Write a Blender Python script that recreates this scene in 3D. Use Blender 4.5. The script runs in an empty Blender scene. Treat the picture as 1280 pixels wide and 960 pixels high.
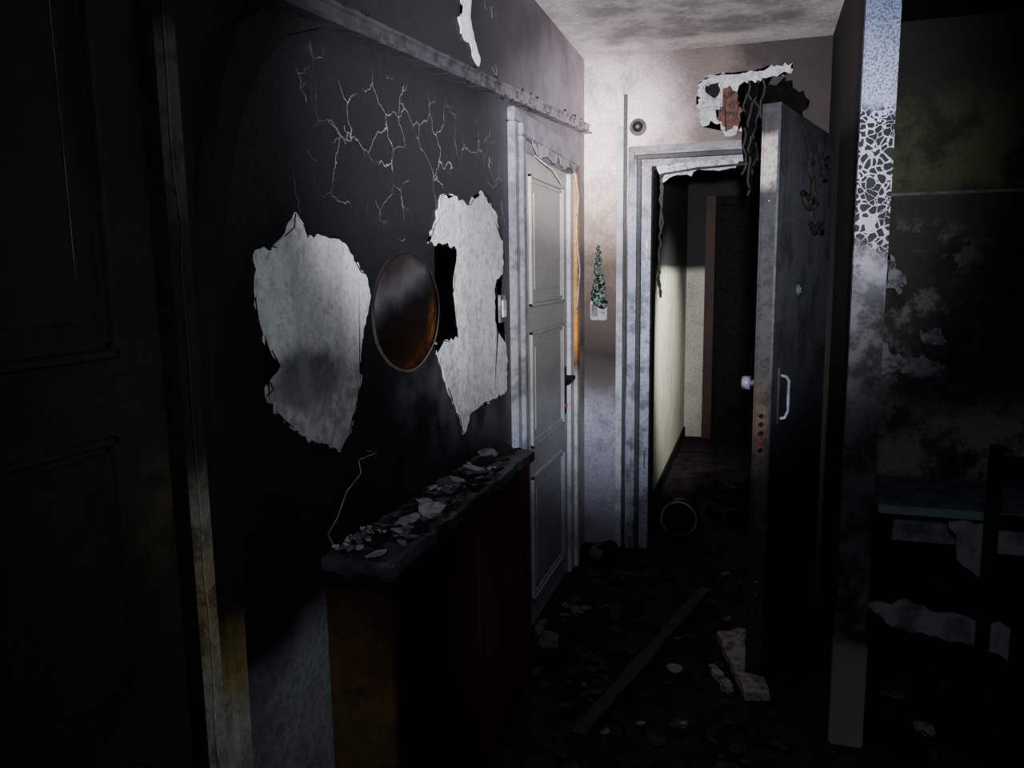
import bpy, bmesh, math, random
from mathutils import Vector, Matrix, noise
random.seed(7)
COL=bpy.context.collection

# ------------------------------------------------------------ materials
def mat_new(name):
    m=bpy.data.materials.new(name);m.use_nodes=True
    nt=m.node_tree;nt.nodes.clear()
    o=nt.nodes.new('ShaderNodeOutputMaterial');b=nt.nodes.new('ShaderNodeBsdfPrincipled')
    nt.links.new(b.outputs[0],o.inputs[0])
    return m,nt,b
def N(nt,t,**k):
    n=nt.nodes.new(t)
    for a,v in k.items(): setattr(n,a,v)
    return n
def math_n(nt,op,a,b=None,c=None,clamp=False):
    n=N(nt,'ShaderNodeMath',operation=op);n.use_clamp=clamp
    for i,v in enumerate((a,b,c)):
        if v is None: continue
        if isinstance(v,(int,float)): n.inputs[i].default_value=v
        else: nt.links.new(v,n.inputs[i])
    return n.outputs[0]
def mul(nt,*a):
    r=a[0]
    for k in a[1:]: r=math_n(nt,'MULTIPLY',r,k)
    return r
def mix(nt,f,a,b,mode='MIX'):
    n=N(nt,'ShaderNodeMix',data_type='RGBA',blend_type=mode)
    for i,v in ((0,f),(6,a),(7,b)):
        if isinstance(v,(int,float)): n.inputs[i].default_value=v
        elif isinstance(v,tuple): n.inputs[i].default_value=(v[0],v[1],v[2],1)
        else: nt.links.new(v,n.inputs[i])
    return n.outputs[2]
def ns(nt,vec,scale,detail=6,rough=.6,dist=0):
    n=N(nt,'ShaderNodeTexNoise');n.inputs['Scale'].default_value=scale
    n.inputs['Detail'].default_value=detail;n.inputs['Roughness'].default_value=rough
    n.inputs['Distortion'].default_value=dist
    nt.links.new(vec,n.inputs['Vector']);return n.outputs[0]
def rng(nt,v,a,b,c=0,d=1,smooth=True):
    n=N(nt,'ShaderNodeMapRange');n.interpolation_type='SMOOTHSTEP' if smooth else 'LINEAR'
    nt.links.new(v,n.inputs[0])
    for i,x in enumerate((a,b,c,d)): n.inputs[i+1].default_value=x
    return n.outputs[0]
def ramp(nt,v,stops):
    n=N(nt,'ShaderNodeValToRGB');cr=n.color_ramp
    while len(cr.elements)<len(stops): cr.elements.new(.5)
    for e,(p,c) in zip(cr.elements,stops):
        e.position=p;e.color=(c[0],c[1],c[2],1)
    nt.links.new(v,n.inputs[0]);return n.outputs[0]
def pos(nt):
    g=N(nt,'ShaderNodeNewGeometry');s=N(nt,'ShaderNodeSeparateXYZ')
    nt.links.new(g.outputs['Position'],s.inputs[0])
    return g.outputs['Position'],s.outputs[0],s.outputs[1],s.outputs[2]
def bump(nt,b,h,st=.4,d=.01):
    n=N(nt,'ShaderNodeBump');n.inputs['Strength'].default_value=st;n.inputs['Distance'].default_value=d
    nt.links.new(h,n.inputs['Height']);nt.links.new(n.outputs[0],b.inputs['Normal'])

def zmat(name,stops,z0=0,z1=2.6,wob=.25,wscale=2.5,blotch=.5,bscale=6,blotchcol=(.012,.012,.013),rough=.75,metal=0,bst=.4,fine=60,extra=None,spec=.3):
    """Surface stained by fire: colour by height above the floor, wobbly edges, soot blotches."""
    m,nt,b=mat_new(name);P,X,Y,Z=pos(nt)
    w=ns(nt,P,wscale,5,.6)
    zz=math_n(nt,'ADD',Z,math_n(nt,'MULTIPLY',math_n(nt,'SUBTRACT',w,.5),wob*2))
    c=ramp(nt,rng(nt,zz,z0,z1,smooth=False),[((p-z0)/(z1-z0),k) for p,k in stops])
    bl=rng(nt,ns(nt,P,bscale,9,.68),.46,.62,0,blotch)
    c=mix(nt,bl,c,blotchcol)
    f=ns(nt,P,fine,6,.7)
    c=mix(nt,rng(nt,f,.42,.62,0,.28),c,blotchcol)
    if extra: c=extra(nt,P,X,Y,Z,c)
    nt.links.new(c,b.inputs['Base Color']);b.inputs['Roughness'].default_value=rough;b.inputs['Metallic'].default_value=metal
    b.inputs['Specular IOR Level'].default_value=spec
    h=math_n(nt,'ADD',f,math_n(nt,'MULTIPLY',ns(nt,P,14,6,.6),1.5))
    bump(nt,b,h,bst,.006)
    return m
def flat(name,col,rough=.7,metal=0,var=.5,scale=25,dark=(.01,.01,.01),bst=.4,spec=.3):
    m,nt,b=mat_new(name);P,X,Y,Z=pos(nt)
    f=ns(nt,P,scale,7,.65)
    nt.links.new(mix(nt,rng(nt,f,.42,.65,0,var),col,dark),b.inputs['Base Color'])
    b.inputs['Roughness'].default_value=rough;b.inputs['Metallic'].default_value=metal
    b.inputs['Specular IOR Level'].default_value=spec
    bump(nt,b,f,bst,.005);return m

def ex_left(nt,P,X,Y,Z,c):
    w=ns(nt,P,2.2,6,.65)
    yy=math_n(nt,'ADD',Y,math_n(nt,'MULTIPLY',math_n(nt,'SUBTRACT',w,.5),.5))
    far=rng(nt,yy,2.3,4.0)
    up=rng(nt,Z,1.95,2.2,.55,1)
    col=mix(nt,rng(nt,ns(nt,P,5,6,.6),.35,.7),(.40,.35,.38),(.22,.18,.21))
    c=mix(nt,mul(nt,far,up),c,col)  # paler towards the far end: lamp hotspot painted in, along with thinner soot
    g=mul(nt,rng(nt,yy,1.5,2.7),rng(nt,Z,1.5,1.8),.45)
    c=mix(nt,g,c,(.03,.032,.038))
    hz=mul(nt,rng(nt,Z,.85,1.05),rng(nt,Z,1.15,1.35,1,0),rng(nt,Y,1.6,1.9),rng(nt,ns(nt,P,7,5,.55),.4,.65,0,.8))
    c=mix(nt,hz,c,(.07,.073,.085))
    # heat crazing: fine cracks exposing plaster
    n2=N(nt,'ShaderNodeTexNoise');n2.inputs['Scale'].default_value=7;n2.inputs['Detail'].default_value=5
    nt.links.new(P,n2.inputs['Vector']);sc=N(nt,'ShaderNodeVectorMath',operation='SCALE');sc.inputs['Scale'].default_value=.16
    ad=N(nt,'ShaderNodeVectorMath',operation='ADD')
    nt.links.new(n2.outputs['Color'],sc.inputs[0]);nt.links.new(P,ad.inputs[0]);nt.links.new(sc.outputs[0],ad.inputs[1])
    v=N(nt,'ShaderNodeTexVoronoi',feature='DISTANCE_TO_EDGE');v.inputs['Scale'].default_value=8.5;nt.links.new(ad.outputs[0],v.inputs['Vector'])
    line=rng(nt,v.outputs[0],.003,.010,1,0)
    brk=rng(nt,ns(nt,P,6,3,.5),.43,.52)
    reg=mul(nt,rng(nt,Y,1.4,1.55),rng(nt,Y,2.6,2.75,1,0),rng(nt,Z,1.6,1.72),rng(nt,Z,1.95,2.0,1,0))
    c=mix(nt,mul(nt,line,brk,reg,.62),c,(.34,.35,.38))
    return c
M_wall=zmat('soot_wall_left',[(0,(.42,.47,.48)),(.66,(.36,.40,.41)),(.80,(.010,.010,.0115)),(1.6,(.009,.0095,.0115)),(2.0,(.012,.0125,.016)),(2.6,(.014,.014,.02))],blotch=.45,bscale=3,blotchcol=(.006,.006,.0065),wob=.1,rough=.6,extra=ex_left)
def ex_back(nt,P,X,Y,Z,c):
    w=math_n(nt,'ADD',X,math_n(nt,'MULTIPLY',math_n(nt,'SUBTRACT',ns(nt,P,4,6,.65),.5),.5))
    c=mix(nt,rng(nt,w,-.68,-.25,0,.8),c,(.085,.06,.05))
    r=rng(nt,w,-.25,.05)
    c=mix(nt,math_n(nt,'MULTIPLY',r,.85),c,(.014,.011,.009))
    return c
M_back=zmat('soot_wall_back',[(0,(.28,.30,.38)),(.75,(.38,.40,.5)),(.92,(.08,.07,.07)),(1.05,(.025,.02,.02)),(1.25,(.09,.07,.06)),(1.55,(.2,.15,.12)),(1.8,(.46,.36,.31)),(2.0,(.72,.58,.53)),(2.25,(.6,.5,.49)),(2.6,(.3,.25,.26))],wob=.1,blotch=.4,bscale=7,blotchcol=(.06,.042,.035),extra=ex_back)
def ex_ceil(nt,P,X,Y,Z,c):
    e=mul(nt,rng(nt,X,-.66,-.8,1,0),rng(nt,Y,3.9,3.8),rng(nt,X,.25,.1))
    e=mul(nt,e,rng(nt,ns(nt,P,5,7,.65),.35,.6,.35,.9))
    return mix(nt,e,c,(.17,.15,.145))
M_ceil=zmat('scorched_ceiling_plaster',[(0,(.7,.64,.6)),(2.6,(.7,.64,.6))],blotch=.35,bscale=8,blotchcol=(.16,.13,.12),extra=ex_ceil)
M_right=zmat('soot_wall_right',[(0,(.01,.01,.011)),(2.6,(.01,.01,.011))],blotch=.5)
def ex_room(nt,P,X,Y,Z,c):
    k=mul(nt,rng(nt,ns(nt,P,7,9,.72),.5,.62),rng(nt,Z,.85,1.0),rng(nt,Z,1.75,1.6),rng(nt,X,1.1,.7))
    return mix(nt,k,c,(.12,.125,.12))
M_room=zmat('burnt_wall_room',[(0,(.02,.022,.022)),(.45,(.05,.055,.05)),(.55,(.3,.33,.28)),(.8,(.22,.24,.2)),(.92,(.03,.03,.028)),(1.15,(.03,.03,.028)),(1.8,(.02,.02,.018)),(1.88,(.05,.056,.022)),(2.15,(.04,.046,.018)),(2.35,(.01,.01,.008))],wob=.06,blotch=.88,bscale=5,wscale=6,blotchcol=(.008,.008,.007),extra=ex_room)
M_inner=zmat('inner_hall_wall',[(0,(.48,.47,.38)),(1.46,(.66,.65,.54)),(1.53,(.02,.02,.02)),(2.6,(.01,.01,.01))],wob=.02,blotch=.2)
M_floor=flat('ash_covered_floor',(.028,.025,.023),.9,var=.85,scale=9,dark=(.005,.005,.005),bst=1,spec=.1)
M_white=zmat('door_white_paint',[(0,(.38,.42,.5)),(.8,(.36,.38,.42)),(1.05,(.20,.205,.19)),(1.7,(.31,.30,.27)),(2.1,(.18,.18,.175))],wob=.12,blotch=.18,bscale=5,blotchcol=(.1,.1,.1),rough=.45,bst=.15)
M_trimw=zmat('trim_white_paint',[(0,(.36,.41,.52)),(.9,(.30,.33,.4)),(1.0,(.2,.2,.21)),(1.6,(.15,.155,.18)),(2.2,(.11,.11,.135))],wob=.15,blotch=.6,bscale=8,blotchcol=(.025,.025,.03),rough=.4,bst=.2)
M_conduit=zmat('conduit_paint',[(0,(.5,.55,.66)),(1.0,(.42,.45,.52)),(1.6,(.36,.36,.4)),(2.4,(.45,.42,.44))],wob=.15,blotch=.4,bscale=8,blotchcol=(.06,.055,.06),rough=.4,bst=.2)
M_orange=zmat('scorched_wood_trim',[(0,(.6,.62,.66)),(.92,(.45,.45,.45)),(1.05,(.08,.04,.02)),(1.2,(.62,.27,.04)),(1.6,(.62,.32,.08)),(1.9,(.3,.14,.05)),(2.2,(.06,.05,.05))],wob=.1,blotch=.35,bscale=12,blotchcol=(.1,.035,.012))
M_steel=zmat('armoured_frame_steel',[(0,(.36,.39,.48)),(1.0,(.30,.33,.42)),(1.7,(.24,.26,.33)),(2.2,(.11,.10,.11))],wob=.15,blotch=.65,bscale=9,blotchcol=(.02,.02,.022),rough=.4,metal=.2,bst=.15)
M_steeld=zmat('armoured_frame_steel_dark',[(0,(.06,.065,.08)),(1.0,(.03,.035,.045)),(1.7,(.025,.025,.03)),(2.2,(.03,.025,.025))],blotch=.6,bscale=9,rough=.5)
M_char=flat('charred_black',(.011,.010,.0095),.85,var=.8,scale=30,dark=(.003,.003,.003),bst=1,spec=.15)
def ex_ld(nt,P,X,Y,Z,c):
    k=mul(nt,rng(nt,Y,.84,.90),rng(nt,Z,1.0,1.12),rng(nt,Z,1.28,1.16),rng(nt,ns(nt,P,16,6,.65),.42,.68),.6)
    return mix(nt,k,c,(.09,.085,.025))
M_chardoor=zmat('charred_panel_door_paint',[(0,(.032,.033,.036)),(.9,(.038,.038,.04)),(1.2,(.034,.030,.028)),(2.2,(.008,.008,.008))],blotch=.4,rough=.5,extra=ex_ld)
M_jambL=zmat('burnt_door_jamb',[(0,(.55,.56,.48)),(.8,(.5,.5,.42)),(.95,(.4,.32,.15)),(1.12,(.3,.28,.22)),(1.22,(.02,.018,.014)),(1.55,(.015,.013,.01)),(1.68,(.09,.08,.07)),(1.84,(.1,.09,.08)),(1.88,(.008,.008,.008)),(2.1,(.005,.005,.005))],wob=.04,blotch=.6,bscale=18,blotchcol=(.02,.017,.012))
def ex_plaster(nt,P,X,Y,Z,c):
    mp=N(nt,'ShaderNodeVectorMath',operation='MULTIPLY');nt.links.new(P,mp.inputs[0]);mp.inputs[1].default_value=(1,.75,1.5)
    v=N(nt,'ShaderNodeVectorMath',operation='DISTANCE');nt.links.new(mp.outputs[0],v.inputs[0]);v.inputs[1].default_value=(-.876,1.365*.75,1.29*1.5)
    d=math_n(nt,'ADD',v.outputs['Value'],math_n(nt,'MULTIPLY',math_n(nt,'SUBTRACT',ns(nt,P,12,5,.6),.5),.12))
    c=mix(nt,math_n(nt,'MULTIPLY',rng(nt,d,.06,.13,1,0),.9),c,(.07,.07,.06))
    lo=mul(nt,rng(nt,Z,1.32,1.26),rng(nt,ns(nt,P,38,8,.7),.42,.58,.25,.8))
    c=mix(nt,lo,c,(.24,.24,.235))
    c=mix(nt,rng(nt,ns(nt,P,45,8,.75),.52,.62,0,.45),c,(.3,.3,.3))
    wv=N(nt,'ShaderNodeTexWave');wv.inputs['Scale'].default_value=2.2;wv.inputs['Distortion'].default_value=5;wv.inputs['Detail'].default_value=3;wv.bands_direction='Y';nt.links.new(P,wv.inputs['Vector'])
    return mix(nt,rng(nt,wv.outputs['Fac'],.6,1,0,.3),c,(.4,.4,.41))
M_plaster=zmat('bare_plaster',[(0,(.75,.77,.8)),(1.1,(.7,.71,.72)),(1.35,(.85,.86,.89)),(2.6,(.85,.86,.89))],blotch=.12,bscale=9,blotchcol=(.3,.3,.3),extra=ex_plaster)
def ex_pl2(nt,P,X,Y,Z,c):
    c=mix(nt,rng(nt,ns(nt,P,30,9,.75),.47,.6,0,.6),c,(.22,.22,.22))
    return mix(nt,mul(nt,rng(nt,Y,2.2,2.35),.4),c,(.2,.2,.2))
M_plaster2=zmat('bare_plaster_grimy',[(0,(.6,.61,.63)),(2.6,(.66,.67,.7))],blotch=.35,bscale=9,blotchcol=(.3,.3,.31),extra=ex_pl2)
M_crack=flat('crack_plaster',(.22,.23,.25),.8,var=.7,scale=9)
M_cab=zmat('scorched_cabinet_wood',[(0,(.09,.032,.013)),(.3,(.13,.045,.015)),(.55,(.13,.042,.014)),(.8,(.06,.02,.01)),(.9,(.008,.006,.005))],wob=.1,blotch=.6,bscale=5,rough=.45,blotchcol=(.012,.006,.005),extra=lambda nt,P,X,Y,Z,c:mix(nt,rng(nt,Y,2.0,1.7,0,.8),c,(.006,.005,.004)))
M_cabend=zmat('scorched_cabinet_end',[(0,(.09,.055,.018)),(.5,(.13,.08,.02)),(.7,(.09,.045,.013)),(.82,(.01,.008,.006))],wob=.08,blotch=.6,bscale=6,rough=.5,blotchcol=(.012,.009,.006))
M_ash=flat('ash_flakes',(.4,.41,.44),.85,var=.7,scale=40,dark=(.05,.05,.05))
M_metald=zmat('armoured_door_skin',[(0,(.02,.022,.026)),(.8,(.032,.036,.04)),(1.3,(.055,.061,.067)),(1.8,(.05,.056,.062)),(2.1,(.02,.021,.024))],blotch=.6,bscale=5,rough=.6,metal=.1,spec=.15)
M_edge=zmat('armoured_door_edge',[(0,(.03,.033,.035)),(.6,(.04,.043,.045)),(.86,(.07,.06,.055)),(.98,(.13,.09,.06)),(1.15,(.045,.043,.043)),(1.75,(.03,.03,.033)),(1.79,(.32,.28,.26)),(1.92,(.28,.24,.23)),(1.95,(.03,.03,.033))],wob=.02,blotch=.5,bscale=15,rough=.7,spec=.1)
M_chrome=flat('sooty_chrome',(.3,.3,.3),.35,metal=.9,var=.6,scale=30,dark=(.03,.03,.03))
M_red=flat('red_key_mark',(.35,.02,.02),.5,var=.3)
M_brownwood=flat('brown_door_wood',(.045,.014,.007),.6,var=.7,scale=8)
M_brick=flat('exposed_brick',(.11,.055,.04),.9,var=.85,scale=25)
M_green=flat('melted_green_plastic',(.10,.2,.15),.5,var=.6,scale=40)

def mk_pillar():
    m,nt,b=mat_new('blistered_pillar_paint');P,X,Y,Z=pos(nt)
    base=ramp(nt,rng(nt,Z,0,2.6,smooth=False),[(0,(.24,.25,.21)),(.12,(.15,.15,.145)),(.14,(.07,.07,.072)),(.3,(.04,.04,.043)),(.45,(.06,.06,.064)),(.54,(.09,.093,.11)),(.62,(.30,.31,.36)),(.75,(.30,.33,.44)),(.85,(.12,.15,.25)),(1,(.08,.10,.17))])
    v=N(nt,'ShaderNodeTexVoronoi',feature='DISTANCE_TO_EDGE');v.inputs['Scale'].default_value=50
    add=N(nt,'ShaderNodeVectorMath',operation='ADD');n2=N(nt,'ShaderNodeTexNoise');n2.inputs['Scale'].default_value=18
    nt.links.new(P,n2.inputs['Vector']);sc=N(nt,'ShaderNodeVectorMath',operation='SCALE');sc.inputs['Scale'].default_value=.04
    nt.links.new(n2.outputs['Color'],sc.inputs[0]);nt.links.new(P,add.inputs[0]);nt.links.new(sc.outputs[0],add.inputs[1])
    nt.links.new(add.outputs[0],v.inputs['Vector'])
    wd=rng(nt,ns(nt,P,14,4,.6),.35,.65,.02,.17)
    cell=math_n(nt,'GREATER_THAN',v.outputs[0],wd)
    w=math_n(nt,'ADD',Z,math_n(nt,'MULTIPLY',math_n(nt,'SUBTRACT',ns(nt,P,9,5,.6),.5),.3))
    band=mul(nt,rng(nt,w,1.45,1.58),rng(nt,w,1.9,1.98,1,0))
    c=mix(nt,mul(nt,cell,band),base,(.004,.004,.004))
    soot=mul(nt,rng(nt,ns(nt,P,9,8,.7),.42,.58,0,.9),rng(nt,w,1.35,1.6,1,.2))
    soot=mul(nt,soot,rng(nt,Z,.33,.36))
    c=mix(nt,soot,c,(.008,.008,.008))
    st=rng(nt,ns(nt,P,160,3,.5),.48,.58,0,.7)
    c=mix(nt,mul(nt,st,rng(nt,Z,1.9,2.0)),c,(.02,.02,.032))
    nt.links.new(c,b.inputs['Base Color']);b.inputs['Roughness'].default_value=.6;b.inputs['Specular IOR Level'].default_value=.15
    bump(nt,b,cell,.5,.004);return m
M_pillar=mk_pillar()
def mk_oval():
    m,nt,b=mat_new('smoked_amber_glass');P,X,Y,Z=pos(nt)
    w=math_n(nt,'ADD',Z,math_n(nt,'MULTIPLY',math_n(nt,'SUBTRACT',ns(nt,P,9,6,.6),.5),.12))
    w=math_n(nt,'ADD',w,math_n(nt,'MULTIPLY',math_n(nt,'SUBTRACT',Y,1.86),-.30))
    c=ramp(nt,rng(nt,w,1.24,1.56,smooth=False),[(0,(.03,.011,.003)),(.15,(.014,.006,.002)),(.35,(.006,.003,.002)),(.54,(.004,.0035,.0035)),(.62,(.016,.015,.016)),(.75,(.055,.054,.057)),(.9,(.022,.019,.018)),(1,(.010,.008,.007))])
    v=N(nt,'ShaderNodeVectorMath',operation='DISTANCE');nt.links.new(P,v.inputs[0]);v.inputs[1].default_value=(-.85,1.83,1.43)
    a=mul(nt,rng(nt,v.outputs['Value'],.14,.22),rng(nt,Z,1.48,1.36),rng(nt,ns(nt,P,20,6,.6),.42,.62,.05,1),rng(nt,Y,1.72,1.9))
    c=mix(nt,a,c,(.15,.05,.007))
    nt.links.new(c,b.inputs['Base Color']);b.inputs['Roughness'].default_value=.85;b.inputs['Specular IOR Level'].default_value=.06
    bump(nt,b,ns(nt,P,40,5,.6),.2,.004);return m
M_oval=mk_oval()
M_ovrim=zmat('scorched_oval_rim',[(1.2,(.12,.11,.1)),(1.32,(.09,.075,.06)),(1.42,(.015,.012,.01)),(1.6,(.02,.018,.016))],1.2,1.6,wob=.03,blotch=.7,bscale=14,blotchcol=(.008,.007,.006),spec=.1)

# ------------------------------------------------------------ mesh helpers
def obj(name,bm,mat,parent=None,smooth=False):
    me=bpy.data.meshes.new(name);bmesh.ops.recalc_face_normals(bm,faces=bm.faces);bm.to_mesh(me);bm.free()
    if smooth:
        for p in me.polygons:p.use_smooth=True
    if isinstance(mat,list):
        for k in mat: me.materials.append(k)
    else: me.materials.append(mat)
    o=bpy.data.objects.new(name,me);COL.objects.link(o)
    if parent:o.parent=parent
    return o
def empty(name):
    o=bpy.data.objects.new(name,None);COL.objects.link(o);o.empty_display_size=.1;return o
def addbox(bm,x0,x1,y0,y1,z0,z1,bev=0,mi=0):
    r=bmesh.ops.create_cube(bm,size=1);vs=r['verts']
    for v in vs: v.co=Vector((x0+(v.co.x+.5)*(x1-x0),y0+(v.co.y+.5)*(y1-y0),z0+(v.co.z+.5)*(z1-z0)))
    fs={f for v in vs for f in v.link_faces}
    for f in fs:f.material_index=mi
    if bev:
        es={e for v in vs for e in v.link_edges}
        bmesh.ops.bevel(bm,geom=list(es),offset=bev,segments=2,affect='EDGES')
def box(name,x0,x1,y0,y1,z0,z1,mat,parent=None,bev=0):
    bm=bmesh.new();addbox(bm,x0,x1,y0,y1,z0,z1,bev);return obj(name,bm,mat,parent)
def ragged(pts,step=.02,amp=.008,seed=0):
    rnd=random.Random(seed);out=[]
    n=len(pts)
    for i in range(n):
        a=Vector(pts[i]);b=Vector(pts[(i+1)%n]);L=(b-a).length;k=max(1,int(L/step))
        nrm=Vector((-(b-a).y,(b-a).x)).normalized()
        for j in range(k):
            p=a.lerp(b,j/k)
            out.append(p+nrm*(rnd.uniform(-1,1)*amp)+Vector((rnd.uniform(-.3,.3)*amp,0)))
    return out
def prism(name,pts,plane,at,th,mat,parent=None,step=.02,amp=.007,seed=0):
    """flat ragged sheet: plane 'x' -> pts=(y,z) extruded +x ; 'y' -> pts=(x,z) extruded -y ; 'z' -> (x,y) extruded +z"""
    P=ragged(pts,step,amp,seed) if step else [Vector(p) for p in pts]
    def to(p,d):
        if plane=='x':return (at+d,p[0],p[1])
        if plane=='y':return (p[0],at-d,p[1])
        return (p[0],p[1],at+d)
    bm=bmesh.new()
    A=[bm.verts.new(to(p,0)) for p in P];B=[bm.verts.new(to(p,th)) for p in P]
    f1=bm.faces.new(A);f2=bm.faces.new(B);n=len(P)
    for i in range(n): bm.faces.new((A[i],A[(i+1)%n],B[(i+1)%n],B[i]))
    bmesh.ops.triangulate(bm,faces=[f1,f2])
    return obj(name,bm,mat,parent)
def tube(name,paths,r,mat,parent=None,taper=False):
    cu=bpy.data.curves.new(name,'CURVE');cu.dimensions='3D';cu.bevel_depth=r;cu.bevel_resolution=2
    for p in paths:
        s=cu.splines.new('POLY');s.points.add(len(p)-1)
        for i,q in enumerate(p):
            s.points[i].co=(q[0],q[1],q[2],1)
            s.points[i].radius=(1-.8*i/len(p)) if taper else 1
    t=bpy.data.objects.new(name+'_c',cu);COL.objects.link(t)
    dg=bpy.context.evaluated_depsgraph_get();me=bpy.data.meshes.new_from_object(t.evaluated_get(dg))
    bpy.data.objects.remove(t);me.name=name;me.materials.clear();me.materials.append(mat)
    o=bpy.data.objects.new(name,me);COL.objects.link(o)
    if parent:o.parent=parent
    return o
def cyl(name,c,axis,r,h,mat,parent=None,seg=32,bev=0,r2=None):
    bm=bmesh.new();bmesh.ops.create_cone(bm,cap_ends=True,segments=seg,radius1=r,radius2=r if r2 is None else r2,depth=h)
    if bev:bmesh.ops.bevel(bm,geom=[e for e in bm.edges if len(e.link_faces)==2 and any(len(f.verts)>4 for f in e.link_faces)],offset=bev,segments=2,affect='EDGES')
    rot=Vector((0,0,1)).rotation_difference(Vector(axis)).to_matrix().to_4x4()
    bmesh.ops.transform(bm,matrix=Matrix.Translation(c)@rot,verts=bm.verts)
    return obj(name,bm,mat,parent,True)

WL=-.88; YB=4.05; CZ=2.57; XR=.30
# ------------------------------------------------------------ room shell
box('floor',-2.2,3.2,-1.2,8,-.1,0,M_floor)
box('ceiling',WL-.12,XR+.1,-1.2,YB+.12,CZ,CZ+.1,M_ceil)
box('ceiling_room',XR+.1,3.2,-1.2,4.2,CZ,CZ+.1,M_char)
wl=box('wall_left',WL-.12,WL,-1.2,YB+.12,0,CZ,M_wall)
bm=bmesh.new()
OX0,OX1,OZ=-.53,XR,2.03
addbox(bm,WL,OX0,YB,YB+.12,0,CZ);addbox(bm,OX0,OX1,YB,YB+.12,OZ,CZ);addbox(bm,OX1,XR+.1,YB,YB+.12,0,CZ)
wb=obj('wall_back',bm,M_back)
wr=box('wall_right',XR,XR+.055,2.5,YB,0,CZ,M_right)
wrf=box('wall_room_far',XR+.055,3.2,3.95,4.05,0,CZ,M_room)
box('wall_room_side',3.1,3.2,-1.2,3.95,0,CZ,M_right)
box('wall_inner_left',-.72,-.60,YB+.12,7.0,0,2.5,M_inner)
bm=bmesh.new();addbox(bm,-.72,-.42,7.0,7.1,0,2.5);addbox(bm,-.42,1.2,7.0,7.1,2.1,2.5);addbox(bm,.5,1.2,7.0,7.1,0,2.1)
obj('wall_inner_back',bm,M_inner)
box('wall_inner_right',.6,.7,YB+.12,7.0,0,2.5,M_right)
box('ceiling_inner',-.72,.7,YB+.12,7.1,2.5,2.6,M_char)
d=empty('door_inner')
box('door_frame_jamb',-.44,-.36,6.93,7.02,0,2.12,M_brownwood,d,.006)
box('door_frame_head',-.36,.5,6.93,7.02,2.04,2.12,M_char,d,.006)
box('door_leaf',-.36,.5,7.03,7.08,0,2.04,M_char,d)
box('baseboard_inner',-.6,-.585,YB+.13,6.98,0,.09,M_char)

# ------------------------------------------------------------ left wall trim: charred picture rail
def rail():
    bm=bmesh.new()
    prof=[(0,0),(.045,0),(.048,.008),(.03,.016),(.03,.036),(.036,.04),(.036,.048),(0,.054)]
    ys=[.0+i*.03 for i in range(int(YB/.03)+1)];rings=[]
    for y in ys:
        z=1.995+max(0,(y-1.3))*(.205/2.75)
        j=noise.noise(Vector((y*9,0,0)))*.004
        j2=noise.noise(Vector((y*25,5,0)))*.004
        rings.append([bm.verts.new((WL-.002+p[0]+(j if p[0] else 0),y,z+p[1]+(j2 if p[0] else 0))) for p in prof])
    for a,b in zip(rings,rings[1:]):
        for i in range(len(prof)-1): bm.faces.new((a[i],a[i+1],b[i+1],b[i]))
    bm.faces.new(rings[0]);bm.faces.new(rings[-1]);return bm
def mk_rail():
    m,nt,b=mat_new('sooty_rail_paint');P,X,Y,Z=pos(nt)
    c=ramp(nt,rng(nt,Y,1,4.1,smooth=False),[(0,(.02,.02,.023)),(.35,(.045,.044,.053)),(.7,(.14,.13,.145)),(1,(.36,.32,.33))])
    c=mix(nt,rng(nt,ns(nt,P,14,8,.7),.45,.6,0,.8),c,(.012,.012,.014))
    nt.links.new(c,b.inputs['Base Color']);b.inputs['Roughness'].default_value=.7
    bump(nt,b,ns(nt,P,30,6,.6),.5,.005);return m
tr=obj('trim_rail',rail(),mk_rail())
M_rail=flat('sooty_pale_paint',(.2,.185,.19),.7,var=.85,scale=14,dark=(.015,.015,.018))
bm=bmesh.new()
for i in range(26):
    y=random.uniform(1.4,4.0);z=1.995+(y-1.3)*(.205/2.75)+random.choice([.0,.05,.052]);s=random.uniform(.003,.008)
    r=bmesh.ops.create_icosphere(bm,subdivisions=1,radius=s,matrix=Matrix.Translation((WL+.04,y,z)))
    for v in r['verts']:v.co+=noise.noise_vector(v.co*60)*s*.5
obj('char_lumps',bm,M_char,tr)

def arch():
    bm=bmesh.new();inner=[(1.10,0.0),(1.10,.6),(1.105,1.0),(1.105,1.3),(1.11,1.5),(1.135,1.64),(1.18,1.76),(1.25,1.87),(1.34,1.95),(1.46,1.995)]
    outer=[(1.055,0.0),(1.055,.6),(1.055,1.0),(1.055,1.3),(1.06,1.52),(1.085,1.68),(1.125,1.82),(1.18,1.93),(1.26,1.98),(1.34,1.995)]
    R=[]
    for i,o in zip(inner,outer):
        R.append([bm.verts.new((WL-.002,o[0],o[1])),bm.verts.new((WL+.02,o[0]+.006,o[1])),bm.verts.new((WL+.02,i[0]-.008,i[1])),bm.verts.new((WL-.002,i[0],i[1]))])
    for a,b in zip(R,R[1:]):
        for k in range(3):bm.faces.new((a[k],a[k+1],b[k+1],b[k]))
    bm.faces.new(R[0]);bm.faces.new(R[-1]);return bm
M_arch=zmat('arch_soot',[(0,(.62,.66,.6)),(.7,(.55,.58,.5)),(.80,(.4,.3,.09)),(.93,(.008,.008,.008)),(2.6,(.005,.005,.006))],wob=.04,blotch=.3)
obj('trim_arch',arch(),M_arch)

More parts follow.
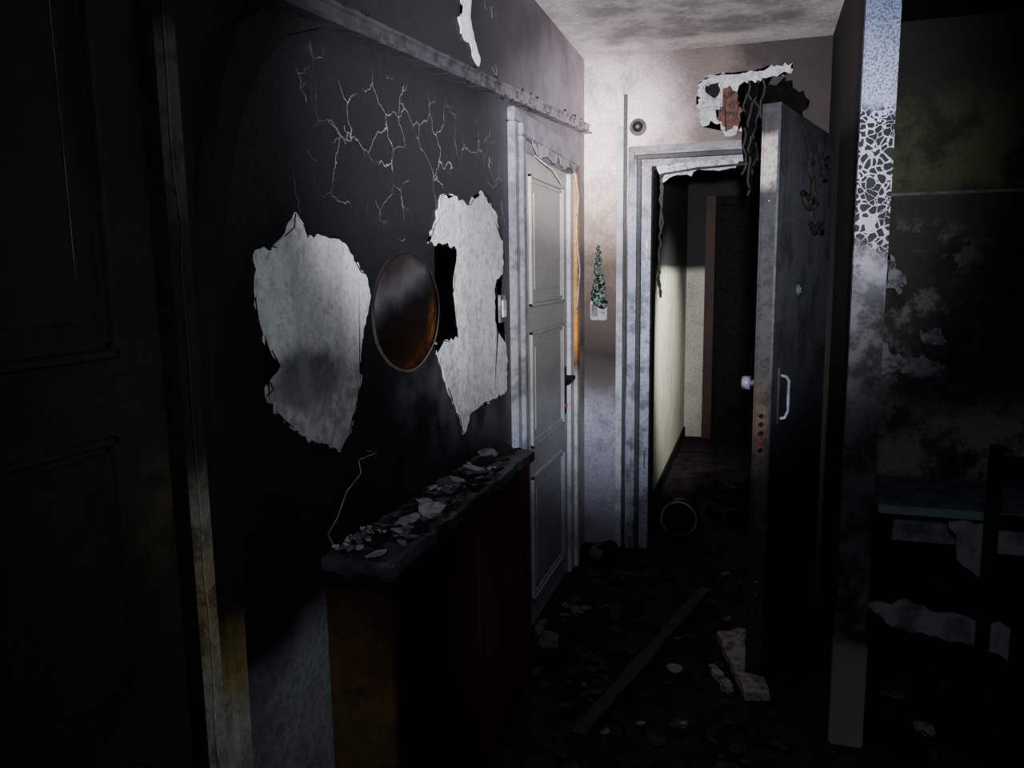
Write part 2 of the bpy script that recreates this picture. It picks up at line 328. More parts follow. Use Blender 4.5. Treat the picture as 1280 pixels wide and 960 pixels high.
# ------------------------------------------------------------ near panel door on left
d1=empty('door_1')
def panel_door(prefix,parent,y0,y1,z0,z1,panels,x,th,mat,fr=.018):
    bm=bmesh.new();addbox(bm,x,x+th,y0,y1,z0,z1,.002)
    for (a,b,c,e) in panels:
        for k,(w,h) in enumerate(((0,.012),(fr*.55,.006))):
            a2,b2,c2,e2=a+w,b-w,c+w,e-w;t=fr*.45
            addbox(bm,x+th-.001,x+th+h,a2,b2,e2-t,e2,.0015);addbox(bm,x+th-.001,x+th+h,a2,b2,c2,c2+t,.0015)
            addbox(bm,x+th-.001,x+th+h,a2,a2+t,c2,e2,.0015);addbox(bm,x+th-.001,x+th+h,b2-t,b2,c2,e2,.0015)
        addbox(bm,x+th-.001,x+th+.004,a+fr*2.2,b-fr*2.2,c+fr*2.2,e-fr*2.2,.003)
    return obj(prefix,bm,mat,parent)
panel_door('leaf',d1,.15,.945,.01,2.05,[(.27,.855,1.39,1.93),(.27,.84,.9,1.28),(.27,.84,.12,.78)],WL+.001,.02,M_chardoor,.022)
box('jamb_inner',WL,WL+.03,.947,.972,0,2.1,M_char,d1,.003)
box('jamb_face',WL,WL+.035,.99,1.012,0,2.1,M_jambL,d1,.003)
box('jamb_outer',WL,WL+.02,1.012,1.05,0,2.1,M_arch,d1,.003)
box('head',WL,WL+.035,.1,.985,2.05,2.1,M_char,d1,.003)
tube('glazing_bead',[[(WL+.034,.79,1.5),(WL+.034,.79,1.93)]],.0005,M_rail,d1)
rnd=random.Random(12)
tube('split_jamb_edge',[[(WL+.036+rnd.uniform(-.002,.004),.985+rnd.uniform(-.003,.003),.6+i*.07) for i in range(20)]],.0022,M_jambL,d1)

# ------------------------------------------------------------ white panel door
d2=empty('door_2')
Y0,Y1,YI0,YI1=2.74,3.80,2.88,3.60
panel_door('leaf',d2,YI0,YI1,.01,1.955,[(2.96,3.50,1.36,1.88),(2.96,3.50,.78,1.26),(2.96,3.50,.12,.66)],WL+.001,.012,M_white,.03)
bm=bmesh.new()
for w,h,t in ((0,.03,.048),(.05,.045,.043),(.095,.025,.043)):
    addbox(bm,WL+.0005,WL+h,Y0+w,Y0+w+t,0,2.088-w-t,.004)
    addbox(bm,WL+.0005,WL+h,Y0+w,Y1-w,2.09-w-t,2.09-w,.004)
obj('frame',bm,M_trimw,d2)
bm=bmesh.new()
addbox(bm,WL+.0005,WL+.03,Y1-.058,Y1,0,2.035,.004);addbox(bm,WL+.0005,WL+.045,Y1-.12,Y1-.062,0,1.99,.004)
obj('frame_scorched',bm,M_orange,d2)
box('frame_stop',WL+.0005,WL+.03,YI1,Y1-.124,0,1.95,M_conduit,d2,.004)
box('lock_plate',WL+.013,WL+.019,3.52,3.56,.82,1.05,M_char,d2,.002)
tube('handle',[[(WL+.015,3.54,1.0),(WL+.06,3.54,1.0),(WL+.065,3.50,1.0),(WL+.06,3.42,.995)]],.010,M_char,d2)
cyl('key_mark',(WL+.02,3.54,.86),(1,0,0),.012,.012,M_red,d2)
tube('peeled_paint_strip',[[(WL+.045,3.62,1.97),(WL+.06,3.64,1.85),(WL+.05,3.63,1.7),(WL+.065,3.65,1.5),(WL+.05,3.64,1.3)],[(WL+.03,3.0,1.95),(WL+.045,3.1,1.93),(WL+.05,3.2,1.92),(WL+.05,3.35,1.88)]],.003,M_ash,d2)
for i,(a,b) in enumerate(((2.9,1.985),(3.3,1.99))):
    prism('paint_flake_%d'%i,[(a,b),(a+.2,b+.01),(a+.4,b+.005),(a+.35,b-.04),(a+.2,b-.02),(a+.1,b-.05)],'x',WL+.047,.002,M_rail,d2,.02,.006,i)

# ------------------------------------------------------------ peeled patches on the left wall
P1=[(1.22,1.55),(1.28,1.552),(1.31,1.575),(1.35,1.62),(1.375,1.60),(1.39,1.575),(1.46,1.58),(1.53,1.57),(1.58,1.53),(1.63,1.50),(1.645,1.46),(1.64,1.42),(1.60,1.35),(1.58,1.29),(1.59,1.25),(1.555,1.20),(1.53,1.14),(1.48,1.11),(1.42,1.14),(1.36,1.16),(1.30,1.20),(1.25,1.24),(1.22,1.275),(1.235,1.30),(1.27,1.325),(1.245,1.36),(1.22,1.39),(1.205,1.46)]
pp1=prism('peeled_paint_patch',P1,'x',WL+.0004,.004,M_plaster,None,.012,.006,3)
P2=[(2.10,1.72),(2.22,1.73),(2.30,1.71),(2.36,1.73),(2.46,1.765),(2.55,1.72),(2.60,1.69),(2.64,1.62),(2.66,1.59),(2.66,1.5),(2.57,1.46),(2.56,1.40),(2.57,1.30),(2.66,1.27),(2.69,1.21),(2.68,1.06),(2.55,1.055),(2.40,1.06),(2.31,1.05),(2.26,1.0),(2.23,.99),(2.20,1.06),(2.15,1.1),(2.11,1.16),(2.03,1.30),(2.13,1.295),(2.20,1.30),(2.17,1.36),(2.16,1.43),(2.19,1.50),(2.21,1.57),(2.10,1.585),(2.0,1.58),(2.05,1.64)]
pp2=prism('peeled_paint_patch.001',P2,'x',WL+.0004,.004,M_plaster2,None,.016,.009,5)
P3=[(2.31,2.34),(2.36,2.365),(2.385,2.35),(2.38,2.27),(2.42,2.22),(2.46,2.17),(2.42,2.155),(2.37,2.2),(2.29,2.215),(2.27,2.26),(2.30,2.28)]
prism('peeled_paint_patch.002',P3,'x',WL+.0004,.004,M_plaster,None,.015,.008,8)
def curl(pts,seed):
    rnd=random.Random(seed);out=[]
    n=len(pts)
    for i in range(0,n,2):
        a=Vector(pts[i]);b=Vector(pts[(i+1)%n])
        out.append([(WL+.005,a.x,a.y),(WL+.010,(a.x+b.x)/2+rnd.uniform(-.01,.01),(a.y+b.y)/2+rnd.uniform(-.01,.01)),(WL+.005,b.x,b.y)])
    return out
tube('paint_curls',curl(P1,1),.0012,M_char,pp1);tube('paint_curls_2',curl(P2,2),.0012,M_char,pp2)
def cracks(n,yr,zr,seed,L=.12,ang0=None,dp=2):
    rnd=random.Random(seed);out=[]
    def walk(y,z,ang,length,depth):
        p=[(WL+.0002,y,z)];k=max(2,int(length/.01));base=ang
        for i in range(k):
            ang=base+rnd.gauss(0,.55);base+=rnd.gauss(0,.12)
            y+=math.cos(ang)*.010*1.3;z+=math.sin(ang)*.010;p.append((WL+.0002,y,z))
            if depth and rnd.random()<.12: walk(y,z,base+rnd.choice([-1,1])*rnd.uniform(.8,1.4),length*rnd.uniform(.3,.7),depth-1)
        out.append(p)
    for i in range(n): walk(rnd.uniform(*yr),rnd.uniform(*zr),rnd.uniform(0,6.28) if ang0 is None else ang0+rnd.gauss(0,.3),rnd.uniform(.4,1.3)*L,dp)
    return out
tube('wall_cracks',cracks(4,(1.4,1.6),(1.72,1.85),4,.08,None,1)+cracks(3,(2.3,2.68),(1.7,1.95),5,.1,None,1)+cracks(2,(1.3,2.0),(1.45,1.62),6,.06,None,1)+cracks(1,(1.36,1.37),(1.6,1.61),2,.09,1.6,0)+cracks(6,(1.3,2.6),(2.15,2.4),31,.08,None,1),.0005,M_crack,wl,True)

# ------------------------------------------------------------ oval mirror / plaque
ov=empty('oval_wall_mirror')
cy,cz,ry,rz=1.86,1.40,.205,.16
def ringmesh(name,prof,mat,cap):
    bm=bmesh.new();rings=[]
    for (s,h) in prof:
        rings.append([bm.verts.new((WL+h,cy+ry*s*math.cos(t*math.pi/32)*(1+.008*math.sin(t*.9)),cz+rz*s*math.sin(t*math.pi/32)*(1+.01*math.sin(t*.55)))) for t in range(64)])
    for a,b in zip(rings,rings[1:]):
        for i in range(64):bm.faces.new((a[i],a[(i+1)%64],b[(i+1)%64],b[i]))
    if cap:bm.faces.new(rings[-1])
    return obj(name,bm,mat,ov,True)
ringmesh('rim',[(1,0.0003),(1.0,.004),(.98,.006),(.96,.005),(.95,.0003)],M_ovrim,False)
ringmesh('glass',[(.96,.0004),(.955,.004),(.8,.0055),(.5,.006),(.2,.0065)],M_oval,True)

sw=empty('light_switch')
box('plate',WL+.0003,WL+.012,2.595,2.66,1.32,1.42,M_rail,sw,.003);box('rocker',WL+.012,WL+.02,2.61,2.645,1.34,1.40,M_ash,sw,.002)

# ------------------------------------------------------------ cabinet
cb=empty('shoe_cabinet')
cx0,cx1,cy0,cy1,ch=WL+.004,-.722,1.39,2.45,.895
bm=bmesh.new()
addbox(bm,cx0,cx1-.018,cy0+.02,cy1-.02,.06,ch-.03,.002);addbox(bm,cx0,cx1-.03,cy0+.03,cy1-.03,0,.06)
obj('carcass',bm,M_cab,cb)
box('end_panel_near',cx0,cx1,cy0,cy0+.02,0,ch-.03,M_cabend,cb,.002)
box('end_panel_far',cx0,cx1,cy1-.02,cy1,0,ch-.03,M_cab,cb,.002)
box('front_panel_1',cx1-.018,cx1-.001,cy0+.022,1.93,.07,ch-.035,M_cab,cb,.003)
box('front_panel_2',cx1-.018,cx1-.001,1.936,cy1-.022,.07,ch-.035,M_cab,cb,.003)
bm=bmesh.new();nx,ny=10,44;g={}
for i in range(nx+1):
    for j in range(ny+1):
        x=cx0+(cx1+.012-cx0)*i/nx;y=cy0-.012+(cy1-cy0+.024)*j/ny
        z=ch+noise.noise(Vector((x*18,y*14,0)))*.012
        g[i,j]=bm.verts.new((x+(noise.noise(Vector((y*20,3,0)))*.006 if i==nx else 0),y,z))
for i in range(nx):
    for j in range(ny):bm.faces.new((g[i,j],g[i+1,j],g[i+1,j+1],g[i,j+1]))
r=bmesh.ops.extrude_face_region(bm,geom=bm.faces[:]);
for v in [v for v in r['geom'] if isinstance(v,bmesh.types.BMVert)]:v.co.z-=.03
M_top=flat('charred_cabinet_top',(.06,.06,.068),.6,var=.9,scale=12,dark=(.006,.006,.006),bst=1)
obj('charred_top',bm,M_top,cb)
def flake(bm,c,s,rnd,th=.004,mi=0):
    n=rnd.randint(5,8);a0=rnd.uniform(0,6);el=rnd.uniform(.5,1);tilt=Matrix.Rotation(rnd.uniform(-.3,.3),3,'X')@Matrix.Rotation(rnd.uniform(-.3,.3),3,'Y')@Matrix.Rotation(a0,3,'Z')
    T=[];B=[]
    for i in range(n):
        r=s*rnd.uniform(.6,1);p=Vector((r*math.cos(6.283*i/n),r*el*math.sin(6.283*i/n),0))
        T.append(bm.verts.new(c+tilt@(p+Vector((0,0,th/2)))));B.append(bm.verts.new(c+tilt@(p*.93-Vector((0,0,th/2)))))
    for f in (bm.faces.new(T),bm.faces.new(B[::-1])):f.material_index=mi
    for i in range(n):bm.faces.new((T[i],B[i],B[(i+1)%n],T[(i+1)%n])).material_index=mi
rnd=random.Random(5);bm=bmesh.new()
for i in range(130):
    y=rnd.uniform(cy0+.02,cy1-.02);s=rnd.choice([.008,.012,.02,.03]);flake(bm,Vector((rnd.uniform(cx0+s,cx1-.01),y,ch+.013)),s,rnd,.004,rnd.choice([1,1,1,1,2,2,0]))
for (y,x,s,mi) in ((1.62,-.78,.045,0),(1.70,-.76,.055,0),(1.76,-.80,.045,0),(1.98,-.8,.055,0),(2.08,-.77,.055,2),(2.12,-.8,.06,0),(2.2,-.8,.05,1),(2.3,-.82,.05,2),(2.4,-.8,.05,1)):
    flake(bm,Vector((x,y,ch+.02)),s,rnd,.006,mi)
for i in range(80):
    flake(bm,Vector((rnd.uniform(cx0+.012,cx0+.06),rnd.uniform(1.4,1.54),ch+.012+rnd.uniform(0,.012))),rnd.uniform(.004,.010),rnd,.006,rnd.choice([0,2,2,1]))
M_ashd=flat('grey_ash',(.13,.13,.145),.85,var=.7,scale=40,dark=(.02,.02,.02))
obj('ash_and_plaster_debris',bm,[M_ash,M_char,M_ashd],cb)
tube('burnt_cable',[[(WL+.003,1.56,1.07),(WL+.03,1.52,1.05),(WL+.02,1.47,1.02),(WL+.03,1.41,.98),(WL+.02,1.385,.95),(WL+.03,1.385,.93)],[(WL+.003,1.56,1.07),(WL+.03,1.6,1.08),(WL+.02,1.57,1.09)]],.0012,M_ash)

# ------------------------------------------------------------ back wall fittings
cp=empty('trim_conduit')
box('channel',-.705,-.672,YB-.03,YB-.0003,0,2.40,M_conduit,cp,.004)
box('channel_lip',-.67,-.655,YB-.02,YB-.0003,0,2.38,M_steeld,cp,.002)
df=empty('door_frame_armoured')
for k,(a,b,t) in enumerate(((-.645,-.615,.035),(-.612,-.58,.05),(-.577,-.53,.02))):
    z0,z1=((2.09,2.12),(2.055,2.087),(2.02,2.052))[k]
    bm=bmesh.new()
    if k==1:
        addbox(bm,a,a+.012,YB-t,YB-.0003,0,z0-.001,.002)
        addbox(bm,a,XR-.002,YB-t,YB-.0003,z1-.012,z1,.002)
        obj('frame_lip',bm,M_steel,df);bm=bmesh.new()
        addbox(bm,a+.013,b,YB-t+.015,YB-.0003,0,z0-.001,.002);addbox(bm,a,XR-.002,YB-t+.015,YB-.0003,z0,z1-.013,.002)
        obj('frame_channel',bm,M_steeld,df)
    else:
        addbox(bm,a,b,YB-t,YB-.0003,0,z0-.001,.004)
        addbox(bm,a,XR-.002,YB-t,YB-.0003,z0,z1,.004)
        obj('frame_profile_%d'%k,bm,M_steel,df)
box('reveal',-.529,-.52,YB-.02,YB+.12,0,2.0,M_char,df)
box('reveal_head',-.529,XR-.002,YB-.02,YB+.12,2.0,2.018,M_char,df)
bm=bmesh.new()
for z in (.45,1.0,1.55):addbox(bm,-.553,-.545,YB-.028,YB-.0205,z,z+.1,.002)
obj('strike_plates',bm,M_chrome,df)
eb=empty('electrical_box')
box('back_plate',-.845,-.755,YB-.02,YB-.0003,1.24,1.345,M_conduit,eb,.006)
box('module_1',-.835,-.805,YB-.032,YB-.018,1.26,1.325,M_rail,eb,.004)
box('module_2',-.795,-.765,YB-.032,YB-.018,1.26,1.325,M_ash,eb,.004)
rnd=random.Random(2);bm=bmesh.new()
for i in range(34):
    t=i/33;z=1.33+t*.30;w=.034*(1-t)+.008
    r=bmesh.ops.create_icosphere(bm,subdivisions=2,radius=rnd.uniform(.5,1)*w*.7+.003,matrix=Matrix.Translation((-.80+rnd.uniform(-1,1)*w*.6,YB-.016-w*.4,z)))
    for v in r['verts']:v.co+=noise.noise_vector(v.co*70)*.006
    for f in {f for v in r['verts'] for f in v.link_faces}:f.material_index=rnd.choice([0,0,1,1,2])
obj('melted_plastic',bm,[M_green,M_char,M_rail],eb,True)
bl=empty('doorbell_chime')
cyl('ring',(-.60,YB-.0135,2.215),(0,-1,0),.042,.026,M_steel,bl,32,.004);cyl('core',(-.60,YB-.028,2.215),(0,-1,0),.026,.012,M_char,bl,24)
cyl('button',(-.60,YB-.034,2.215),(0,-1,0),.010,.008,M_steel,bl,16)
fb=empty('burnt_fuse_box')
prism('plaster_surround',[(-.30,2.42),(-.22,2.44),(-.1,2.43),(.02,2.45),(.12,2.46),(.13,2.425),(.02,2.40),(-.10,2.385),(-.13,2.35),(-.13,2.30),(-.08,2.25),(-.10,2.17),(-.16,2.14),(-.2,2.2),(-.24,2.22),(-.28,2.2),(-.31,2.3)],'y',YB-.0003,.006,M_plaster2,fb,.012,.010,4)
prism('hole_brick',[(-.23,2.36),(-.16,2.38),(-.13,2.35),(-.10,2.26),(-.115,2.19),(-.17,2.17),(-.21,2.23)],'y',YB-.0065,.004,M_brick,fb,.012,.008,6)
box('box_shell',-.285,-.19,YB-.04,YB-.007,2.27,2.40,M_ash,fb,.012)
prism('box_core',[(-.27,2.38),(-.21,2.39),(-.205,2.33),(-.23,2.32),(-.27,2.35)],'y',YB-.04,.006,M_char,fb,.012,.006,2)
M_hole=flat('burnt_hole_black',(.004,.004,.004),.95,var=.3,spec=0,bst=.2)
prism('char_overlay',[(-.07,2.35),(-.03,2.38),(.04,2.36),(.10,2.40),(.15,2.34),(.2,2.3),(.19,2.2),(.15,2.14),(.02,2.14),(-.03,2.2),(-.07,2.25),(-.05,2.30)],'y',YB-.0065,.012,M_hole,wb,.015,.018,9)
def hang(x,y,z0,z1,w,seed):
    rnd=random.Random(seed);p=[];k=int((z0-z1)/.03)
    for i in range(k+1):p.append((x+rnd.uniform(-1,1)*w,y+rnd.uniform(-1,1)*w,z0-(z0-z1)*i/k))
    return p
YH=YB-.075
M_strip=flat('charred_strip',(.03,.027,.026),.8,var=.8,scale=20,dark=(.006,.006,.006))
tube('hanging_charred_strips',[hang(-.475,YH,1.97,1.36,.006,1),hang(-.47,YH,1.97,1.7,.008,2),hang(-.475,YH,1.55,1.36,.010,3),hang(-.06,YH,2.38,1.85,.012,4),hang(-.03,YH,2.38,1.95,.014,5),hang(-.08,YH,2.33,1.95,.012,6),hang(.0,YH,2.38,2.0,.014,7),[(-.475,YH,1.97),(-.3,YH,1.99),(-.06,YH,2.0)]],.0055,M_strip,df)
prism('hanging_charred_sheet',[(-.09,2.36),(-.02,2.37),(0,2.2),(-.02,2.05),(-.04,1.92),(-.055,1.84),(-.07,1.9),(-.065,2.02),(-.09,2.12),(-.075,2.25)],'y',YH+.004,.003,M_hole,df,.018,.010,14)
prism('torn_lining_sheet',[(-.5,2.015),(-.1,2.03),(-.12,1.985),(-.2,1.98),(-.3,1.99),(-.33,1.96),(-.42,1.965),(-.47,1.93)],'y',YB-.055,.003,M_ash,df,.02,.006,3)

# ------------------------------------------------------------ armoured door (open)
ad=empty('door_armoured')
Lx,Ly=.0,2.74;Hx,Hy=.226,3.53
v=Vector((Hx-Lx,Hy-Ly,0));W=v.length;u=v.normalized();nrm=Vector((u.y,-u.x,0))
M4=Matrix(((u.x,nrm.x,0,Lx),(u.y,nrm.y,0,Ly),(0,0,1,0),(0,0,0,1)))
T=.06
def lbox(name,a,b,c,dd,e,f,mat,bev=.003):
    bm=bmesh.new();addbox(bm,a,b,c,dd,e,f,bev);bmesh.ops.transform(bm,matrix=M4,verts=bm.verts);return obj(name,bm,mat,ad)
lbox('leaf',.004,W,0,T,.012,2.03,M_metald)
lbox('edge_plate',-.002,.006,.006,T-.006,.012,2.03,M_edge,.001)
lbox('edge_fold_outer',-.006,.01,0,.006,.012,2.03,M_edge,.001)
lbox('edge_fold_inner',-.006,.01,T-.008,T,.012,2.03,M_metald,.001)
lbox('lock_plate',-.006,.0,.014,T-.014,.84,1.08,M_edge,.001)
def ldisc(name,a,b,z,r,h,ax,mat):
    c=M4@Vector((a,b,z));return cyl(name,c,(M4.to_3x3()@Vector(ax)),r,h,mat,ad,20)
for i in range(5): ldisc('bolt_%d'%i,-.009,T/2,.88+i*.03,.0075,.012,(1,0,0),M_red if i==1 else M_char)
for i,z in enumerate((.35,.4,1.72)): ldisc('edge_screw_%d'%i,-.006,T/2,z,.005,.006,(1,0,0),M_chrome)
ldisc('knob_stem',.07,-.02,1.10,.012,.05,(0,1,0),M_chrome)
ldisc('knob',.07,-.047,1.10,.024,.025,(0,1,0),M_steel)
ldisc('peephole',.30,T+.004,1.42,.022,.012,(0,1,0),M_metald);ldisc('peephole_eye',.30,T+.011,1.42,.012,.008,(0,1,0),M_metald)
pts=[(.10,T,1.13),(.10,T+.02,1.125),(.12,T+.025,1.11),(.12,T+.025,1.0),(.10,T+.02,.98),(.10,T,.975)]
tube('pull_handle',[[tuple(M4@Vector(p)) for p in pts]],.006,M_steel,ad)
lbox('handle_plate',.07,.13,T,T+.005,.96,1.16,M_metald,.002)
rnd=random.Random(9);pa=[]
for (a,b) in ((.25,2.0),(.35,1.88),(.5,1.92),(.3,1.78),(.45,1.75),(.58,1.83),(.4,1.64)):
    p=[];x,z=a,b
    for i in range(9):
        x+=rnd.uniform(-.05,.06);z+=rnd.uniform(-.035,.03);p.append(tuple(M4@Vector((min(x,.8),T+.006+rnd.uniform(0,.01),z))))
    pa.append(p)
tube('burnt_upholstery_remains',pa,.009,M_char,ad)
for i,z in enumerate((.3,1.0,1.75)): ldisc('hinge_%d'%i,W+.004,T*.3,z,.012,.12,(0,0,1),M_metald)

# ------------------------------------------------------------ right wall end (blistered jamb)
pj=empty('trim_jamb')
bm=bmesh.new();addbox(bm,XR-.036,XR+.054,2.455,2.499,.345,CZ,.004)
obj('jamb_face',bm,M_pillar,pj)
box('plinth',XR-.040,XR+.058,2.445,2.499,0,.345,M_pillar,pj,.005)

# ------------------------------------------------------------ room on the right
def rp(name,pts,mat,seed,y=3.9495,th=.004): return prism(name,pts,'y',y,th,mat,wrf,.018,.014,seed)
M_p3=flat('sooty_plaster',(.2,.2,.22),.85,var=.9,scale=18)
rp('exposed_plaster_1',[(.50,1.16),(.56,1.18),(.60,1.10),(.68,1.08),(.74,1.10),(.8,1.06),(.84,1.02),(.72,.98),(.64,1.02),(.56,.99),(.52,1.05)],M_p3,1)
rp('exposed_plaster_2',[(.72,1.2),(.8,1.22),(.83,1.16),(.78,1.13),(.73,1.15)],M_p3,2)
rp('exposed_plaster_3',[(.55,1.5),(.58,1.56),(.61,1.5),(.66,1.46),(.64,1.38),(.57,1.4)],M_p3,12)
box('trim_dado',XR+.07,3.1,3.94,3.9495,1.818,1.83,flat('dado_sooty',(.12,.12,.10),.8,var=.9,scale=6))
bt=empty('burnt_sideboard')
M_board=flat('pale_board',(.3,.32,.32),.8,var=.6,scale=9)
M_blue=flat('bluish_board',(.2,.3,.32),.6,var=.6,scale=9)
box('top_board',.50,1.6,3.35,3.85,.50,.535,M_blue,bt,.004)
box('side_near',.52,.56,3.37,3.83,0,.5,M_char,bt,.004)
box('side_far',1.52,1.56,3.37,3.83,0,.5,M_char,bt,.004)
box('back_board',.56,1.52,3.8,3.83,.02,.5,M_board,bt)
box('shelf',.56,1.52,3.4,3.8,.22,.245,M_char,bt,.004)
box('bottom_board',.56,1.52,3.4,3.8,.03,.05,M_char,bt,.004)
prism('torn_front',[(.76,.49),(1.2,.50),(1.5,.47),(1.5,.2),(1.3,.17),(1.0,.22),(.82,.3)],'y',3.37,.01,M_board,bt,.03,.012,3)
prism('fallen_board',[(.45,.17),(.6,.2),(.72,.17),(.95,.14),(1.15,.07),(1.1,.0),(.95,.01),(.75,.06),(.55,.08)],'y',3.2,.012,M_board,None,.03,.012,5)
ch_=empty('burnt_chair')
bx,by=.84,3.1
bm=bmesh.new()
addbox(bm,bx-.02,bx+.02,by-.02,by+.02,0,.86,.004);addbox(bm,bx+.36,bx+.4,by-.02,by+.02,0,.86,.004)
addbox(bm,bx-.02,bx+.02,by-.40,by-.36,0,.44,.004);addbox(bm,bx+.36,bx+.4,by-.40,by-.36,0,.44,.004)
addbox(bm,bx-.02,bx+.4,by-.4,by+.02,.42,.45,.006);addbox(bm,bx,bx+.38,by-.012,by+.012,.74,.82,.004);addbox(bm,bx,bx+.38,by-.012,by+.012,.56,.6,.004)
obj('frame',bm,M_char,ch_)

# ------------------------------------------------------------ debris on floor
def rock(bm,c,s,rnd,mi=0,sq=(1,1,.5)):
    r=bmesh.ops.create_icosphere(bm,subdivisions=2,radius=1);R3=Matrix.Rotation(rnd.uniform(0,6),3,'Z');o=Vector((rnd.random()*50,0,0))
    for v in r['verts']:
        q=v.co*(1+.55*noise.noise(v.co*1.4+o));q=Vector((q.x*sq[0],q.y*sq[1],q.z*sq[2]))*s;v.co=R3@q+c
    for f in {f for v in r['verts'] for f in v.link_faces}:f.material_index=mi
rnd=random.Random(21);bm=bmesh.new()
for i in range(330):
    y=rnd.uniform(1.9,3.95);x=rnd.uniform(-.65,.22)
    if rnd.random()<.45: x=rnd.uniform(-.78,-.5);y=rnd.uniform(2.5,3.9)
    s=rnd.uniform(.008,.035)*rnd.choice([.6,.8,1,1.2]);rock(bm,Vector((x,y,s*.3)),s,rnd,rnd.choice([0,0,0,1,1]),(1,rnd.uniform(.3,1),.4))
for i in range(260):
    x=rnd.uniform(-.65,.9);y=rnd.uniform(1.9,3.9);flake(bm,Vector((x,y,.012)),rnd.uniform(.01,.045),rnd,.005,rnd.choice([0,0,0,0,1,1,1,1,2]))
obj('floor_rubble',bm,[M_char,flat('rubble_brown',(.05,.042,.036),.9,var=.7),M_rail])
bm=bmesh.new()
for i in range(14): rock(bm,Vector((-.74+rnd.uniform(-.04,.08),2.62+rnd.uniform(-.02,.4),.04+rnd.uniform(0,.06))),rnd.uniform(.03,.06),rnd,rnd.choice([0,0,1]),(1,1,.7))
for i in range(12): rock(bm,Vector((-.7+rnd.uniform(-.06,.02),3.85+rnd.uniform(-.1,.06),.03+rnd.uniform(0,.03))),rnd.uniform(.03,.05),rnd,rnd.choice([0,0,1]),(1,1,.6))
for i in range(10): flake(bm,Vector((-.68+rnd.uniform(-.06,.12),2.75+rnd.uniform(-.15,.3),.08+rnd.uniform(0,.03))),rnd.uniform(.02,.05),rnd,.006,rnd.choice([0,1,1]))
obj('burnt_debris_pile',bm,[M_char,flat('rubble_tan',(.12,.10,.085),.9,var=.7)])
def beam(name,a,b,w,h,mat):
    a=Vector(a);b=Vector(b);d_=(b-a);Ln=d_.length;bm=bmesh.new();n=14;rg=[]
    R_=d_.to_track_quat('X','Z').to_matrix()
    for i in range(n+1):
        for_=[]
        for (p,q) in ((-1,-1),(1,-1),(1,1),(-1,1)):
            o=noise.noise_vector(Vector((i*.9,p,q)))*.008
            for_.append(bm.verts.new(a+R_@(Vector((Ln*i/n,p*w/2,q*h/2))+o)))
        rg.append(for_)
    for r1,r2 in zip(rg,rg[1:]):
        for k in range(4):bm.faces.new((r1[k],r1[(k+1)%4],r2[(k+1)%4],r2[k]))
    bm.faces.new(rg[0]);bm.faces.new(rg[-1]);return obj(name,bm,mat)
M_plank=flat('charred_plank_wood',(.03,.027,.025),.7,var=.8,scale=15)
beam('charred_plank',(-.5,2.2,.04),(-.18,3.4,.07),.05,.03,M_plank)
M_slab=flat('slab_plaster',(.3,.29,.26),.85,var=.75,scale=30)
beam('fallen_plaster_slab',(-.07,3.02,.05),(.045,2.62,.03),.09,.03,M_slab)
beam('plaster_chunk',(-.12,2.8,.02),(-.05,2.66,.02),.03,.02,M_slab)
beam('plaster_chunk.001',(-.04,3.12,.02),(.02,3.06,.02),.05,.03,M_slab)
beam('plaster_chunk.002',(.54,2.62,.015),(.58,2.58,.015),.03,.02,M_board)
pt=empty('metal_pot')
def potmesh(name,prof,mat,t0=0,t1=32):
    bm=bmesh.new();rg=[]
    for (r,y) in prof:
        rg.append([bm.verts.new((-.385+r*math.cos(t*math.pi/16),4.33+y,.105+r*math.sin(t*math.pi/16))) for t in range(32)])
    for a,b in zip(rg,rg[1:]):
        for i in range(32):bm.faces.new((a[i],a[(i+1)%32],b[(i+1)%32],b[i]))
    obj(name,bm,mat,pt,True)
potmesh('pot_body',[(.0,.06),(.088,.055),(.092,-.055),(.097,-.06),(.085,.08),(.0,.085)],M_metald)
M_potrim=flat('burnt_pot_rim',(.25,.25,.24),.5,var=.95,scale=10,metal=.2)
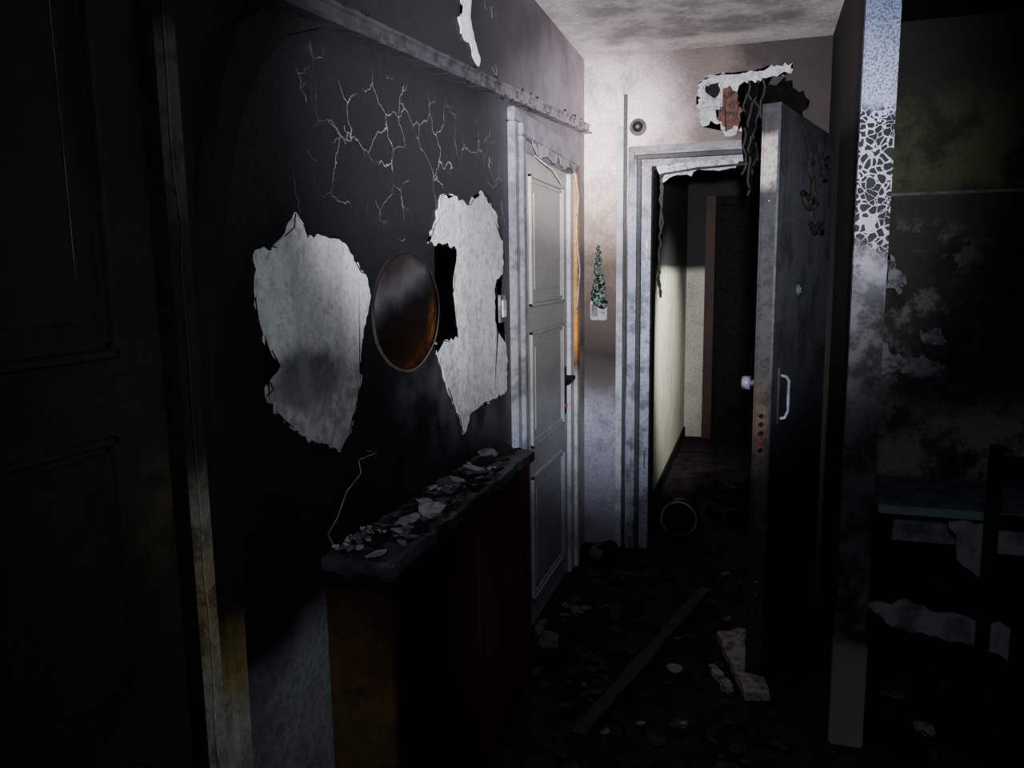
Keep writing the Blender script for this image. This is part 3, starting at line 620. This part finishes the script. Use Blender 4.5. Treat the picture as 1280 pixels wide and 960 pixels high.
potmesh('pot_rim',[(.093,-.06),(.098,-.064),(.103,-.06),(.098,-.055)],M_potrim)
bm=bmesh.new()
for i in range(40): rock(bm,Vector((rnd.uniform(-.42,.3),rnd.uniform(4.55,5.4),rnd.uniform(.02,.07))),rnd.uniform(.03,.08),rnd,0,(1,1,.7))
obj('doorway_ash_heap',bm,M_char)

# ------------------------------------------------------------ lights
def spot(name,loc,tgt,e,ang,blend,col,rad=.04):
    l=bpy.data.lights.new(name,'SPOT');l.energy=e;l.spot_size=math.radians(ang);l.spot_blend=blend;l.color=col;l.shadow_soft_size=rad
    o=bpy.data.objects.new(name,l);COL.objects.link(o);o.location=loc
    o.rotation_euler=(Vector(tgt)-Vector(loc)).to_track_quat('-Z','Y').to_euler();return o
spot('helmet_lamp_beam',(.06,.15,1.66),(-.76,4.0,2.05),900,56,1,(.94,.94,1))
spot('helmet_lamp_core',(.06,.15,1.66),(-.86,4.0,2.14),2200,18,1,(1,.96,.98))
spot('helmet_lamp_spill',(.02,.12,1.64),(-.3,4.0,1.1),26,130,1,(.85,.93,1))
spot('inner_hall_fill',(.40,5.0,1.6),(-.6,5.5,1.05),150,76,.8,(.95,1,.9))  # unseen fill light, added to brighten the cream inner wall
w=bpy.data.worlds.new('World');bpy.context.scene.world=w;w.use_nodes=True
w.node_tree.nodes['Background'].inputs[0].default_value=(.5,.6,.8,1);w.node_tree.nodes['Background'].inputs[1].default_value=.003

# ------------------------------------------------------------ camera
th=math.radians(17.7);ph=math.radians(8.3);ro=math.radians(.8)
F=Vector((-math.sin(th)*math.cos(ph),math.cos(th)*math.cos(ph),-math.sin(ph)))
R0=Vector((math.cos(th),math.sin(th),0));U0=R0.cross(F);Rr=R0*math.cos(ro)-U0*math.sin(ro);U=Rr.cross(F)
c=bpy.data.cameras.new('camera');c.sensor_width=36;c.lens=27;c.clip_start=.02
co=bpy.data.objects.new('camera',c);COL.objects.link(co)
m=Matrix((Rr,U,-F)).transposed().to_4x4();m.translation=Vector((0,0,1.5));co.matrix_world=m
bpy.context.scene.camera=co
